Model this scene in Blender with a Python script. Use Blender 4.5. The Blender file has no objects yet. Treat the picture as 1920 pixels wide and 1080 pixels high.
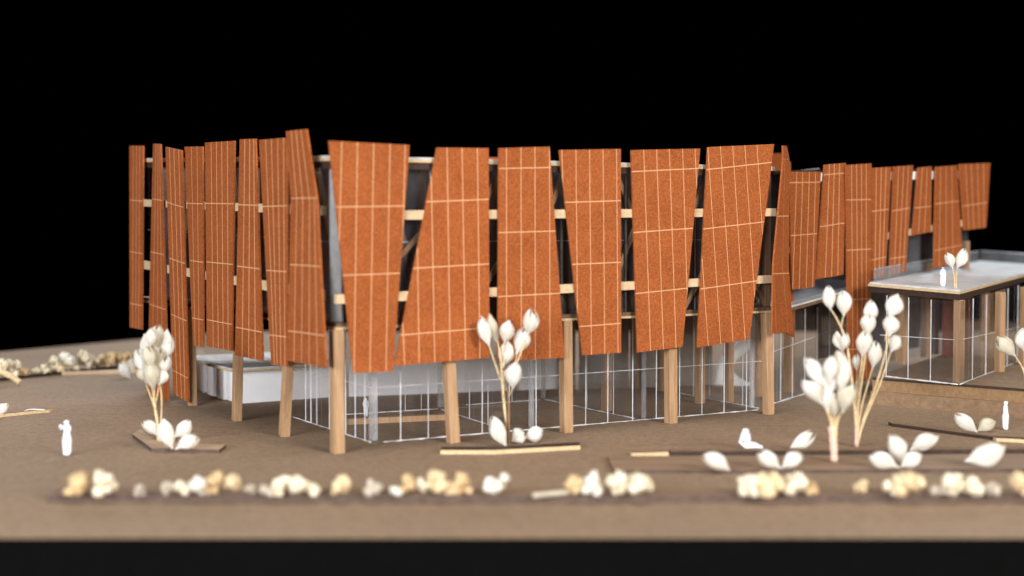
import bpy, bmesh, math, random
from mathutils import Vector, Matrix, noise

# ------------------------------------------------------------------ scene, camera, light
# One Blender unit is one centimetre: the picture shows a small architectural model.
scn = bpy.context.scene
scn.unit_settings.system = 'METRIC'
scn.unit_settings.scale_length = 0.01
COL = scn.collection
random.seed(7)

F = 2621.0                      # focal length in pixels of the 1920 px wide photograph
H = 5.262                       # camera height above the board (cm)
PITCH = math.atan(104.0 / F)
cam_data = bpy.data.cameras.new('camera')
cam = bpy.data.objects.new('camera', cam_data)
COL.objects.link(cam)
cam.location = (0, 0, H)
cam.rotation_euler = (math.pi / 2 - PITCH, 0, 0)
cam_data.sensor_width = 36.0
cam_data.lens = 36.0 * F / 1920.0
cam_data.clip_start = 0.5
cam_data.clip_end = 2000
cam_data.dof.use_dof = True
cam_data.dof.focus_distance = 40.0
cam_data.dof.aperture_fstop = 0.118
scn.camera = cam

world = bpy.data.worlds.new('World')
scn.world = world
world.use_nodes = True
world.node_tree.nodes['Background'].inputs['Color'].default_value = (0, 0, 0, 1)
world.node_tree.nodes['Background'].inputs['Strength'].default_value = 0.0

def softbox(name, loc, target, size, power, col):
    d = bpy.data.lights.new(name, 'AREA')
    d.shape = 'RECTANGLE'
    d.size, d.size_y = size
    d.energy = power
    d.color = col
    o = bpy.data.objects.new(name, d)
    COL.objects.link(o)
    o.location = loc
    v = Vector(target) - Vector(loc)
    o.rotation_euler = v.to_track_quat('-Z', 'Y').to_euler()
    return o
softbox('key_softbox', (40, -22, 25), (2, 38, 2), (24, 20), 56000, (1.0, 0.955, 0.90))
softbox('fill_softbox', (-36, -32, 14.5), (0, 38, 2), (40, 20), 78000, (0.95, 0.97, 1.0))
softbox('top_softbox', (0, 22, 75), (0, 38, 0), (50, 50), 36000, (1.0, 0.98, 0.96))
softbox('added_rear_light', (-6, 118, 40), (0, 44, 0), (90, 22), 66000, (0.93, 0.96, 1.0))  # unseen rear lamp, added to brighten the interior and the far board

scn.render.engine = 'CYCLES'
scn.cycles.use_denoising = True
scn.cycles.max_bounces = 10
scn.cycles.transparent_max_bounces = 24
scn.view_settings.view_transform = 'Standard'
scn.view_settings.look = 'None'
scn.view_settings.exposure = 0.0
scn.view_settings.gamma = 1.0
scn.view_settings.use_curve_mapping = False

# ------------------------------------------------------------------ measuring helpers
C0 = Vector((0, 0, H))
FWD = Vector((0, math.cos(PITCH), -math.sin(PITCH)))
UPV = Vector((0, math.sin(PITCH), math.cos(PITCH)))
Z = Vector((0, 0, 1))
def ray(px, py):
    return FWD + Vector((1, 0, 0)) * ((px - 960) / F) + UPV * ((540 - py) / F)
def gp(px, py, z=0.0):                      # point on a level plane
    d = ray(px, py); t = (z - H) / d.z
    return C0 + d * t
def at_y(px, py, y):                        # point at a distance y into the scene
    d = ray(px, py)
    return C0 + d * (y / d.y)
def on_plane(px, py, p, n):
    d = ray(px, py)
    return C0 + d * ((p - C0).dot(n) / d.dot(n))
def px_size(y):
    return y / F

# ------------------------------------------------------------------ materials
def new_mat(name):
    m = bpy.data.materials.new(name); m.use_nodes = True
    nt = m.node_tree
    return m, nt, nt.nodes['Principled BSDF']
def ramp(nt, fac, stops):
    r = nt.nodes.new('ShaderNodeValToRGB')
    el = r.color_ramp.elements
    while len(el) > 1: el.remove(el[-1])
    el[0].position = stops[0][0]; el[0].color = (*stops[0][1], 1)
    for p, c in stops[1:]:
        e = el.new(p); e.color = (*c, 1)
    nt.links.new(fac, r.inputs['Fac'])
    return r.outputs['Color']
def noise_tex(nt, scale, detail=4, rough=0.6, stretch=None, coord='Object', dist=0.0):
    tc = nt.nodes.new('ShaderNodeTexCoord')
    out = tc.outputs[coord]
    if stretch:
        mp = nt.nodes.new('ShaderNodeMapping'); mp.inputs['Scale'].default_value = stretch
        nt.links.new(out, mp.inputs['Vector']); out = mp.outputs['Vector']
    n = nt.nodes.new('ShaderNodeTexNoise')
    n.inputs['Scale'].default_value = scale; n.inputs['Detail'].default_value = detail
    n.inputs['Roughness'].default_value = rough; n.inputs['Distortion'].default_value = dist
    nt.links.new(out, n.inputs['Vector'])
    return n.outputs['Fac']
def mix_col(nt, fac, a, b, mode='MIX'):
    m = nt.nodes.new('ShaderNodeMix'); m.data_type = 'RGBA'; m.blend_type = mode
    for i, v in ((0, fac), (6, a), (7, b)):
        if isinstance(v, (int, float)): m.inputs[i].default_value = v
        elif isinstance(v, tuple): m.inputs[i].default_value = (*v, 1)
        else: nt.links.new(v, m.inputs[i])
    return m.outputs[2]
def bump(nt, bsdf, height, strength, dist=0.02):
    b = nt.nodes.new('ShaderNodeBump')
    b.inputs['Strength'].default_value = strength; b.inputs['Distance'].default_value = dist
    nt.links.new(height, b.inputs['Height'])
    nt.links.new(b.outputs['Normal'], bsdf.inputs['Normal'])
def obj_random(nt):
    return nt.nodes.new('ShaderNodeObjectInfo').outputs['Random']

def card_mat(name, dark, mid, light):
    m, nt, b = new_mat(name)
    fine = noise_tex(nt, 18, 5, 0.92)
    big = noise_tex(nt, 1.3, 4, 0.6)
    c = ramp(nt, fine, [(0.38, dark), (0.50, mid), (0.63, light)])
    c2 = mix_col(nt, 0.12, c, ramp(nt, big, [(0.35, dark), (0.62, light)]), 'MIX')
    nt.links.new(c2, b.inputs['Base Color'])
    b.inputs['Roughness'].default_value = 0.85
    b.inputs['Specular IOR Level'].default_value = 0.2
    bump(nt, b, fine, 0.25, 0.01)
    return m
def wood_mat(name, a, b_, c, scale=9.0, axis='Z', rough=0.65):
    m, nt, b = new_mat(name)
    st = {'Z': (1, 1, 0.07), 'X': (0.07, 1, 1)}[axis]
    g = noise_tex(nt, scale, 5, 0.65, st, dist=0.6)
    f = noise_tex(nt, scale * 3.0, 3, 0.7, st)
    col = ramp(nt, g, [(0.30, a), (0.50, b_), (0.72, c)])
    col = mix_col(nt, 0.3, col, ramp(nt, f, [(0.35, a), (0.65, c)]))
    nt.links.new(col, b.inputs['Base Color'])
    b.inputs['Roughness'].default_value = rough
    b.inputs['Specular IOR Level'].default_value = 0.25
    bump(nt, b, f, 0.3, 0.01)
    return m
def plain_mat(name, col, rough=0.7, spec=0.3, var=0.12, scale=6.0, bumps=0.15, subsurface=0.0):
    m, nt, b = new_mat(name)
    n = noise_tex(nt, scale, 5, 0.65)
    lo = tuple(v * (1 - var) for v in col); hi = tuple(min(1, v * (1 + var)) for v in col)
    nt.links.new(ramp(nt, n, [(0.3, lo), (0.7, hi)]), b.inputs['Base Color'])
    b.inputs['Roughness'].default_value = rough
    b.inputs['Specular IOR Level'].default_value = spec
    if bumps: bump(nt, b, n, bumps, 0.02)
    return m
def glass_mat(name, haze=0.05, tint=(0.93, 0.94, 0.95), rough=0.06, hazecol=(0.75, 0.77, 0.8)):
    m = bpy.data.materials.new(name); m.use_nodes = True
    nt = m.node_tree
    for n in list(nt.nodes):
        if n.type != 'OUTPUT_MATERIAL': nt.nodes.remove(n)
    out = nt.nodes['Material Output']
    tr = nt.nodes.new('ShaderNodeBsdfTransparent'); tr.inputs['Color'].default_value = (*tint, 1)
    gl = nt.nodes.new('ShaderNodeBsdfGlossy'); gl.inputs['Roughness'].default_value = rough
    df = nt.nodes.new('ShaderNodeBsdfDiffuse'); df.inputs['Color'].default_value = (*hazecol, 1)
    lw = nt.nodes.new('ShaderNodeLayerWeight'); lw.inputs['Blend'].default_value = 0.5
    pw = nt.nodes.new('ShaderNodeMath'); pw.operation = 'POWER'; pw.inputs[1].default_value = 5.0
    nt.links.new(lw.outputs['Facing'], pw.inputs[0])
    fr = nt.nodes.new('ShaderNodeMath'); fr.operation = 'MULTIPLY_ADD'
    fr.inputs[1].default_value = 0.9; fr.inputs[2].default_value = 0.035
    nt.links.new(pw.outputs[0], fr.inputs[0])
    m1 = nt.nodes.new('ShaderNodeMixShader'); m2 = nt.nodes.new('ShaderNodeMixShader')
    nt.links.new(fr.outputs[0], m1.inputs[0]); nt.links.new(tr.outputs[0], m1.inputs[1]); nt.links.new(gl.outputs[0], m1.inputs[2])
    # smears and dust on the acrylic; on the upper glazing painted reflections too
    sm = noise_tex(nt, 0.9, 6, 0.7, (1, 1, 0.5))
    mr = nt.nodes.new('ShaderNodeMapRange')
    mr.inputs['From Min'].default_value = 0.35; mr.inputs['From Max'].default_value = 0.75
    mr.inputs['To Min'].default_value = haze * 0.4; mr.inputs['To Max'].default_value = haze * 2.0
    nt.links.new(sm, mr.inputs['Value'])
    nt.links.new(mr.outputs[0], m2.inputs[0]); nt.links.new(m1.outputs[0], m2.inputs[1]); nt.links.new(df.outputs[0], m2.inputs[2])
    nt.links.new(m2.outputs[0], out.inputs['Surface'])
    return m
def petal_mat(name, white, cream):
    m, nt, b = new_mat(name)
    n = noise_tex(nt, 3.0, 4, 0.6)
    c = ramp(nt, n, [(0.30, cream), (0.58, white)])
    vein = noise_tex(nt, 1.0, 3, 0.6, (9, 1.2, 1), 'UV')
    c = mix_col(nt, ramp(nt, vein, [(0.50, (0, 0, 0)), (0.68, (0.5, 0.5, 0.5))]), c, (0.55, 0.46, 0.30))
    fine = noise_tex(nt, 1.0, 2, 0.5, (28, 1.5, 1), 'UV')
    nt.links.new(c, b.inputs['Base Color'])
    b.inputs['Roughness'].default_value = 0.55
    b.inputs['Specular IOR Level'].default_value = 0.3
    tl_ = nt.nodes.new('ShaderNodeBsdfTranslucent')
    nt.links.new(c, tl_.inputs['Color'])
    mx_ = nt.nodes.new('ShaderNodeMixShader'); mx_.inputs[0].default_value = 0.38
    nt.links.new(b.outputs[0], mx_.inputs[1]); nt.links.new(tl_.outputs[0], mx_.inputs[2])
    nt.links.new(mx_.outputs[0], nt.nodes['Material Output'].inputs['Surface'])
    bump(nt, b, fine, 0.5, 0.03)
    return m

M = {}
M['card'] = card_mat('terracotta_card', (0.160, 0.038, 0.008), (0.300, 0.078, 0.0185), (0.455, 0.138, 0.038))
M['score'] = plain_mat('scored_card', (0.66, 0.36, 0.19), 0.9, 0.1)
M['wood'] = wood_mat('basswood', (0.26, 0.145, 0.070), (0.405, 0.245, 0.130), (0.52, 0.335, 0.195))
M['beam'] = wood_mat('pale_basswood', (0.44, 0.30, 0.165), (0.57, 0.41, 0.245), (0.68, 0.52, 0.335), 7, 'X')
M['edge'] = plain_mat('cut_plywood_edge', (0.60, 0.44, 0.25), 0.7, 0.2, 0.2, 9)
M['darkwood'] = wood_mat('dark_stained_wood', (0.09, 0.05, 0.028), (0.16, 0.09, 0.05), (0.26, 0.155, 0.09), 6)
M['truss'] = wood_mat('brown_truss_wood', (0.13, 0.075, 0.042), (0.23, 0.135, 0.078), (0.34, 0.21, 0.125), 6)
M['burnt'] = plain_mat('laser_burnt_edge', (0.045, 0.026, 0.018), 0.7, 0.3, 0.35, 8)
M['greycol'] = plain_mat('grey_column', (0.060, 0.052, 0.046), 0.35, 0.4, 0.5, 3)
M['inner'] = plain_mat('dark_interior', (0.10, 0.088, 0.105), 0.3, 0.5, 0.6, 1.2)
M['glass'] = glass_mat('clear_acrylic', 0.008, (0.985, 0.985, 0.985))
M['glassdark'] = glass_mat('upper_acrylic', 0.035, (0.93, 0.93, 0.96), 0.12)  # diffuse haze stands in for grey streaky reflections
M['hazy'] = glass_mat('hazy_acrylic', 0.07, (0.95, 0.96, 0.97), 0.1)
M['frost'] = glass_mat('frosted_acrylic', 0.30, (0.85, 0.86, 0.88), 0.25, (0.85, 0.86, 0.9))
M['etch'] = plain_mat('etched_line', (0.74, 0.75, 0.78), 0.35, 0.5, 0.25, 2.5, 0)
M['glue'] = plain_mat('glue_bead', (0.75, 0.75, 0.76), 0.2, 0.6, 0.2, 5)
M['white'] = plain_mat('white_board', (0.93, 0.93, 0.94), 0.7, 0.2, 0.03, 2, 0.05)
M['person'] = plain_mat('white_plastic', (0.86, 0.88, 0.93), 0.5, 0.3, 0.02, 2, 0)
M['sheengrey'] = plain_mat('grey_reflection_acrylic', (0.56, 0.585, 0.60), 0.42, 0.4, 0.22, 1.5, 0.03)  # whites reflected by the acrylic are put into this grey
M['petal'] = petal_mat('white_dried_bud', (0.92, 0.91, 0.88), (0.80, 0.75, 0.63))
M['petalcream'] = petal_mat('cream_dried_bud', (0.78, 0.74, 0.62), (0.62, 0.54, 0.38))
M['stem'] = plain_mat('straw_stem', (0.62, 0.47, 0.27), 0.7, 0.2, 0.3, 8)
M['stemdark'] = plain_mat('brown_stem', (0.22, 0.13, 0.07), 0.7, 0.2, 0.3, 8)
M['wrap'] = plain_mat('pink_tape', (0.74, 0.49, 0.39), 0.5, 0.4, 0.2, 6)
def moss(name, a, b_):
    m, nt, b = new_mat(name)
    n = noise_tex(nt, 7, 5, 0.7)
    nt.links.new(ramp(nt, n, [(0.32, a), (0.62, b_)]), b.inputs['Base Color'])
    b.inputs['Roughness'].default_value = 0.9; b.inputs['Specular IOR Level'].default_value = 0.1
    bump(nt, b, noise_tex(nt, 22, 4, 0.7), 0.6, 0.03)
    return m
MOSS = {'white': moss('white_moss', (0.70, 0.63, 0.48), (0.86, 0.84, 0.77)),
        'cream': moss('cream_moss', (0.64, 0.52, 0.33), (0.86, 0.79, 0.62)),
        'gold': moss('golden_moss', (0.56, 0.39, 0.20), (0.80, 0.65, 0.42)),
        'tan': moss('tan_moss', (0.48, 0.31, 0.14), (0.74, 0.55, 0.32)),
        'grey': moss('grey_moss', (0.38, 0.31, 0.23), (0.58, 0.51, 0.42))}
def ground_mat():
    m, nt, b = new_mat('brown_board')
    fine = noise_tex(nt, 24, 4, 0.75)
    fib = noise_tex(nt, 4.0, 6, 0.75, (0.8, 1.1, 1), dist=0.3)
    big = noise_tex(nt, 0.16, 4, 0.6)
    c = ramp(nt, fib, [(0.30, (0.185, 0.122, 0.074)), (0.52, (0.285, 0.198, 0.128)), (0.75, (0.385, 0.275, 0.185))])
    c = mix_col(nt, 0.36, c, ramp(nt, fine, [(0.40, (0.09, 0.060, 0.037)), (0.60, (0.50, 0.365, 0.25))]))
    c = mix_col(nt, 0.30, c, ramp(nt, big, [(0.35, (0.215, 0.148, 0.096)), (0.65, (0.35, 0.240, 0.155))]))
    mott = noise_tex(nt, 6.0, 7, 0.9, (0.85, 1.1, 1), dist=0.2)
    c = mix_col(nt, ramp(nt, mott, [(0.36, (0.8, 0.8, 0.8)), (0.50, (0, 0, 0))]), c, (0.115, 0.075, 0.046))
    c = mix_col(nt, ramp(nt, mott, [(0.55, (0, 0, 0)), (0.70, (0.5, 0.5, 0.5))]), c, (0.47, 0.345, 0.235))
    stain = noise_tex(nt, 0.45, 6, 0.7, (0.7, 1.8, 1), dist=0.9)
    c = mix_col(nt, ramp(nt, stain, [(0.56, (0, 0, 0)), (0.76, (0.5, 0.5, 0.5))]), c, (0.15, 0.098, 0.060))
    nt.links.new(c, b.inputs['Base Color'])
    b.inputs['Roughness'].default_value = 0.88; b.inputs['Specular IOR Level'].default_value = 0.18
    bump(nt, b, fine, 0.35, 0.012)
    return m
M['ground'] = ground_mat()
M['tan_board'] = plain_mat('tan_board', (0.28, 0.172, 0.088), 0.8, 0.2, 0.2, 8)
M['lowtan'] = plain_mat('brown_board_layer', (0.25, 0.16, 0.095), 0.85, 0.2, 0.25, 5)
M['brown_top'] = plain_mat('brown_strip', (0.22, 0.145, 0.092), 0.85, 0.2, 0.25, 6)
M['bedpale'] = plain_mat('pale_brown_board', (0.42, 0.30, 0.20), 0.85, 0.2, 0.2, 4)
M['bedtop'] = wood_mat('streaked_brown_board', (0.17, 0.11, 0.07), (0.26, 0.175, 0.112), (0.34, 0.235, 0.155), 3, 'X')
M['backboard'] = plain_mat('grey_brown_board', (0.20, 0.17, 0.145), 0.6, 0.3, 0.3, 1.5)
M['shadedcard'] = plain_mat('shaded_terracotta', (0.14, 0.045, 0.025), 0.8, 0.2, 0.3, 3)  # darkened terracotta: the dimness inside the pavilion put into the colour
M['kerbside'] = plain_mat('burnt_kerb_side', (0.10, 0.068, 0.053), 0.8, 0.2, 0.3, 5)
M['black'] = plain_mat('black_plinth', (0.0035, 0.0035, 0.0035), 1.0, 0.0, 0.1, 3, 0)

# ------------------------------------------------------------------ object helpers
def tag(o, label=None, cat=None, group=None, kind=None):
    if label: o['label'] = label
    if cat: o['category'] = cat
    if group: o['group'] = group
    if kind: o['kind'] = kind
    return o
def thing(name, loc, label, cat, group=None):
    o = bpy.data.objects.new(name, None); COL.objects.link(o)
    o.location = loc; o.empty_display_size = 0.3
    return tag(o, label, cat, group)
def root_of(o):
    while o.parent: o = o.parent
    return o
def mesh_obj(name, verts, faces, mats, parent=None, fmat=None, smooth=False, origin=None, uv=None):
    """verts in world coordinates; stored relative to the thing's base."""
    if parent is not None: org = Vector(root_of(parent).location)
    else: org = Vector(origin) if origin is not None else Vector((0, 0, 0))
    me = bpy.data.meshes.new(name)
    me.from_pydata([tuple(Vector(v) - org) for v in verts], [], faces)
    for m in (mats if isinstance(mats, (list, tuple)) else [mats]): me.materials.append(m)
    if fmat: me.polygons.foreach_set('material_index', fmat)
    if smooth: me.polygons.foreach_set('use_smooth', [True] * len(me.polygons))
    if uv:
        lay = me.uv_layers.new(name='along')
        for pl_ in me.polygons:
            for li, vi in zip(pl_.loop_indices, pl_.vertices): lay.data[li].uv = uv[vi]
    me.update()
    o = bpy.data.objects.new(name, me); COL.objects.link(o)
    if parent is not None: o.parent = parent
    else: o.location = org
    return o
BOXF = [(0, 3, 2, 1), (4, 5, 6, 7), (0, 1, 5, 4), (1, 2, 6, 5), (2, 3, 7, 6), (3, 0, 4, 7)]
def box_verts(p0, p1, a, wa, b, wb):
    r = []
    for p in (p0, p1):
        for s, t in ((-1, -1), (1, -1), (1, 1), (-1, 1)):
            r.append(p + a * (s * wa / 2) + b * (t * wb / 2))
    return r
def fix_normals(o):
    bm = bmesh.new(); bm.from_mesh(o.data)
    bmesh.ops.recalc_face_normals(bm, faces=bm.faces[:])
    bm.to_mesh(o.data); bm.free()
def bar(name, p0, p1, n, wn, wu, mat, parent=None, origin=None, bevel=0.0):
    """square-cut stick from p0 to p1; n = facing direction."""
    d = (p1 - p0).normalized()
    n = (n - d * n.dot(d)).normalized(); u = d.cross(n).normalized()
    o = mesh_obj(name, box_verts(p0, p1, n, wn, u, wu), BOXF, mat, parent, origin=origin)
    fix_normals(o)
    if bevel:
        md = o.modifiers.new('bevel', 'BEVEL'); md.width = bevel; md.segments = 1
    return o
def prism(name, pts, z0, z1, mats, parent=None, top_mat=0, side_mat=0, origin=None):
    """level plate: pts are (x, y) or 3-D points whose own z is added."""
    n = len(pts)
    P = [Vector((p[0], p[1], p[2] if len(p) > 2 else 0)) for p in pts]
    v = [p + Z * z0 for p in P] + [p + Z * z1 for p in P]
    f = [tuple(range(n))[::-1], tuple(range(n, 2 * n))] + [(i, (i + 1) % n, n + (i + 1) % n, n + i) for i in range(n)]
    o = mesh_obj(name, v, f, mats, parent, [side_mat, top_mat] + [side_mat] * n, origin=origin)
    fix_normals(o)
    return o
def tube(bm_v, bm_f, pts, radii, seg=7):
    base = len(bm_v); n = len(pts)
    for i, p in enumerate(pts):
        d = (pts[min(i + 1, n - 1)] - pts[max(i - 1, 0)]).normalized()
        a = d.orthogonal().normalized(); b = d.cross(a)
        for k in range(seg):
            t = 2 * math.pi * k / seg
            bm_v.append(p + (a * math.cos(t) + b * math.sin(t)) * radii[i])
    for i in range(n - 1):
        for k in range(seg):
            k2 = (k + 1) % seg
            bm_f.append((base + i * seg + k, base + i * seg + k2, base + (i + 1) * seg + k2, base + (i + 1) * seg + k))
    bm_f.append(tuple(base + k for k in range(seg))[::-1])
    bm_f.append(tuple(base + (n - 1) * seg + k for k in range(seg)))
def smooth_path(pts, n=5):
    if len(pts) < 3:
        return [pts[0].lerp(pts[-1], i / n) for i in range(n + 1)]
    out = []
    q = [pts[0] * 2 - pts[1]] + list(pts) + [pts[-1] * 2 - pts[-2]]
    for i in range(1, len(q) - 2):
        a, b, c, d = q[i - 1:i + 3]
        for k in range(n):
            t = k / n
            out.append(0.5 * ((2 * b) + (c - a) * t + (2 * a - 5 * b + 4 * c - d) * t * t + (3 * b - a - 3 * c + d) * t ** 3))
    out.append(pts[-1])
    return out

# ------------------------------------------------------------------ board
YF = gp(960, 1010).y
eL0, eL1 = gp(0, 660), gp(255, 637)
dL = (eL1 - eL0).normalized()
def edge_at(y): return eL0 + dL * ((y - eL0.y) / dL.y)
YB = 74.0
pts = [(edge_at(YF).x, YF), (62, YF), (62, YB), (edge_at(YB).x, YB)]
tag(prism('ground', pts, -0.06, 0.0, [M['ground'], M['black']], None, 0, 1), 'brown fibre board that the whole model stands on', kind='structure')
ins = [(p[0], p[1]) for p in pts]
tag(prism('plinth', ins, -9.0, -0.065, M['black']), 'black plinth under the brown board', kind='structure')

# ------------------------------------------------------------------ facade frames
A, B, Cc = gp(633, 850), gp(1441, 777), gp(361, 761)
uR = (B - A).normalized(); nR = Vector((uR.y, -uR.x, 0))
uL = (Cc - A).normalized(); nL = Vector((-uL.y, uL.x, 0))
if nL.y > 0: nL = -nL
if nR.y > 0: nR = -nR
W0 = at_y(1476, 436, 42.9); W1 = at_y(1850, 436, 51.8)
uW = (W1 - W0).normalized(); nW = Vector((uW.y, -uW.x, 0))
if nW.y > 0: nW = -nW

def split(polys, p, q, gap):
    d = (q[0] - p[0], q[1] - p[1]); l = math.hypot(*d)
    n = (-d[1] / l, d[0] / l)
    out = []
    for poly in polys:
        for s in (1, -1):
            res = []
            dist = [s * ((v[0] - p[0]) * n[0] + (v[1] - p[1]) * n[1]) - gap / 2 for v in poly]
            for i in range(len(poly)):
                j = (i + 1) % len(poly)
                if dist[i] >= 0: res.append(poly[i])
                if dist[i] * dist[j] < 0:
                    t = dist[i] / (dist[i] - dist[j])
                    res.append((poly[i][0] + (poly[j][0] - poly[i][0]) * t, poly[i][1] + (poly[j][1] - poly[i][1]) * t))
            if len(res) >= 3:
                ar = abs(sum(res[i][0] * res[(i + 1) % len(res)][1] - res[(i + 1) % len(res)][0] * res[i][1] for i in range(len(res)))) / 2
                if ar > 0.0025: out.append(res)
    return out
def panel(parent, org, n, off, bands, tilt=0.0, yaw=0.0, gap=0.029, th=0.045, name='screen_panel', plain=False, gv=None):
    """card screen: bands = list of (corner pixels, score lines); traced on the screen's own plane."""
    u = Z.cross(n).normalized()
    n2 = (Matrix.Rotation(math.radians(yaw), 3, 'Z') @ n)
    u = Z.cross(n2).normalized()
    n2 = (Matrix.Rotation(math.radians(tilt), 3, u) @ n2).normalized()
    allpx = [c for b in bands for c in b[0]]
    mx = sum(c[0] for c in allpx) / len(allpx); my = sum(c[1] for c in allpx) / len(allpx)
    ctr = on_plane(mx, my, org + n * off, n)
    w = n2.cross(u).normalized()
    def uv(px):
        v = on_plane(px[0], px[1], ctr, n2) - ctr
        return (v.dot(u), v.dot(w))
    def P(c, h): return ctr + u * c[0] + w * c[1] + n2 * h
    V, Fc, fm = [], [], []
    cells = []
    outl = [[uv(c) for c in b[0]] for b in bands]
    left = [o[0] for o in outl] + [outl[-1][3]]
    right = [o[1] for o in outl] + [outl[-1][2]]
    ring = right + left[::-1]
    k = len(ring)
    V = [P(c, 0) for c in ring] + [P(c, th) for c in ring]
    Fc = [tuple(range(k)), tuple(range(k, 2 * k))[::-1]] + [(i, k + i, k + (i + 1) % k, (i + 1) % k) for i in range(k)]
    o = mesh_obj(name, V, Fc, [M['card'], M['card'] if plain else M['score']], parent, [0, 1] + [0] * k)
    fix_normals(o)
    if plain: return o
    for (corners, lines), ol in zip(bands, outl):
        polys = [ol]
        for a, b in lines:
            up = abs(a[1] - b[1]) > abs(a[0] - b[0])
            polys = split(polys, uv(a), uv(b), (gv or gap) if up else gap)
        cells += polys
    for c in cells:
        m = len(c)
        V = [P(q, th) for q in c] + [P(q, th + 0.008) for q in c]
        Fc = [tuple(range(m, 2 * m))] + [(i, (i + 1) % m, m + (i + 1) % m, m + i) for i in range(m)]
        t = mesh_obj('tile', V, Fc, M['card'], o)
        # outward normals
        if t.data.polygons[0].normal.dot(n2) < 0:
            t.data.flip_normals()
    return o

# ------------------------------------------------------------------ main building
main = thing('gallery_building', (A.x, A.y, 0), 'long two-storey model building wrapped in upright terracotta card screens on wooden posts', 'building')
SLAB = on_plane(633, 618, A, nR).z          # underside level of the raised floor
roofA = on_plane(632, 296, A, nR).z
roofB = on_plane(1455, 316, A, nR).z
Dp = on_plane(262, 300, A, nL); roofD = Dp.z
D = Vector((Dp.x, Dp.y, 0))
Rr = B + Vector((math.cos(math.radians(82)), math.sin(math.radians(82)), 0)) * 7.0
RL = D + uR * 7.5
# roof height as a plane through the three measured corners
def plane3(a, b, c):
    n = (b - a).cross(c - a)
    return lambda x, y: a.z - (n.x * (x - a.x) + n.y * (y - a.y)) / n.z
roof_z = plane3(Vector((A.x, A.y, roofA)), Vector((B.x, B.y, roofB)), Vector((D.x, D.y, roofD)))
foot = [A, B, Rr, RL, D]
def inset(p, k): c = (A + B + Rr + RL + D) / 5; return p + (c - p).normalized() * k
rf = [Vector((p.x, p.y, roof_z(p.x, p.y))) for p in foot]
roof = prism('roof', [inset(p, 0.12) for p in rf], -0.06, -0.02, M['hazy'], main)      # clear acrylic sheet in a timber frame
for i in range(5):
    p_, q_ = rf[i], rf[(i + 1) % 5]
    e_ = (q_ - p_).normalized() * 0.11
    n_ = Vector(((q_ - p_).y, -(q_ - p_).x, 0)).normalized()
    bar('roof_fascia', p_ + e_ - Z * 0.16, q_ - e_ - Z * 0.16, n_, 0.2, 0.165, M['burnt'], roof)
    bar('roof_edge', p_ + e_ * 0.4 - Z * 0.036, q_ - e_ * 0.4 - Z * 0.036, n_, 0.27, 0.068, M['edge'], roof)
    bar('roof_sheet', p_ + e_ * 0.4 + Z * 0.028, q_ - e_ * 0.4 + Z * 0.028, n_, 0.24, 0.045, M['sheengrey'], roof)
fl = [inset(p, -0.05) for p in foot]
floor = prism('raised_floor', [(p.x, p.y) for p in fl], SLAB + 0.06, SLAB + 0.16, M['darkwood'], main)
prism('floor_edge', [(inset(p, -0.10).x, inset(p, -0.10).y) for p in foot], SLAB, SLAB + 0.058, M['edge'], floor)
# upper acrylic skin and dark truss
def wall(name, a, b, z0a, z1a, z0b, z1b, th, mat, parent):
    d = (b - a).normalized(); n = Vector((d.y, -d.x, 0)) * th / 2
    v = [a - n + Z * z0a, b - n + Z * z0b, b + n + Z * z0b, a + n + Z * z0a, a - n + Z * z1a, b - n + Z * z1b, b + n + Z * z1b, a + n + Z * z1a]
    o = mesh_obj(name, v, BOXF, mat, parent); fix_normals(o); return o
def rz(p): return roof_z(p.x, p.y) - 0.25
ZF = SLAB + 0.162
skin_in = 0.30
cor = [inset(p, skin_in) for p in foot]
ctr5 = sum(foot, Vector()) / 5
for i, (a, b) in enumerate([(cor[0], cor[1]), (cor[1], cor[2]), (cor[4], cor[0])]):
    e = (b - a).normalized() * 0.05
    s = wall('upper_glazing', a + e, b - e, ZF, rz(a), ZF, rz(b), 0.04, M['glassdark'], main)
    nrm = Vector(((b - a).y, -(b - a).x, 0)).normalized()
    if nrm.dot(ctr5 - a) > 0: nrm = -nrm
    L = (b - a).length
    k = max(3, int(L / 1.15))
    for j in range(1, k):
        q = a.lerp(b, j / k) + nrm * 0.032
        bar('etched_line', q + Z * ZF, q + Z * rz(q), nrm, 0.014, 0.014, M['etch'], s)
    for fz in (0.52,):
        za = ZF + (rz(a) - ZF) * fz; zb = ZF + (rz(b) - ZF) * fz
        bar('etched_line', a + e * 2 + nrm * 0.048 + Z * za, b - e * 2 + nrm * 0.048 + Z * zb, nrm, 0.014, 0.016, M['etch'], s)
rear = [inset(p, 0.5) for p in foot]
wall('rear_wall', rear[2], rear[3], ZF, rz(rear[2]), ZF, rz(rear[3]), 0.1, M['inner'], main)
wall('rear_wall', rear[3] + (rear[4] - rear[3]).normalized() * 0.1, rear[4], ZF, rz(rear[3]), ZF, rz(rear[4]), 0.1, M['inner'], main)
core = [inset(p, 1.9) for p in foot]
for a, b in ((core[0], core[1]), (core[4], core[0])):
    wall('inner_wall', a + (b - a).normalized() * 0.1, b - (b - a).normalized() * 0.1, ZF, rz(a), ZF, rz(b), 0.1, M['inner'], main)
def truss(a, b, k, nrm):
    for j in range(k):
        q0 = a.lerp(b, (j + 0.02) / k); q1 = a.lerp(b, (j + 0.5) / k); q2 = a.lerp(b, (j + 0.98) / k)
        for s, t in ((q0, q1), (q2, q1)):
            bar('truss_diagonal', s + Z * (ZF + 0.1), t + Z * (rz(t) - 0.1), nrm, 0.14, 0.17, M['truss'], main)
        bar('truss_upright', q0 + Z * ZF - nrm * 0.17, q0 + Z * rz(q0) - nrm * 0.17, nrm, 0.15, 0.18, M['truss'], main)
ti = [inset(p, 0.44) for p in foot]
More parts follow.
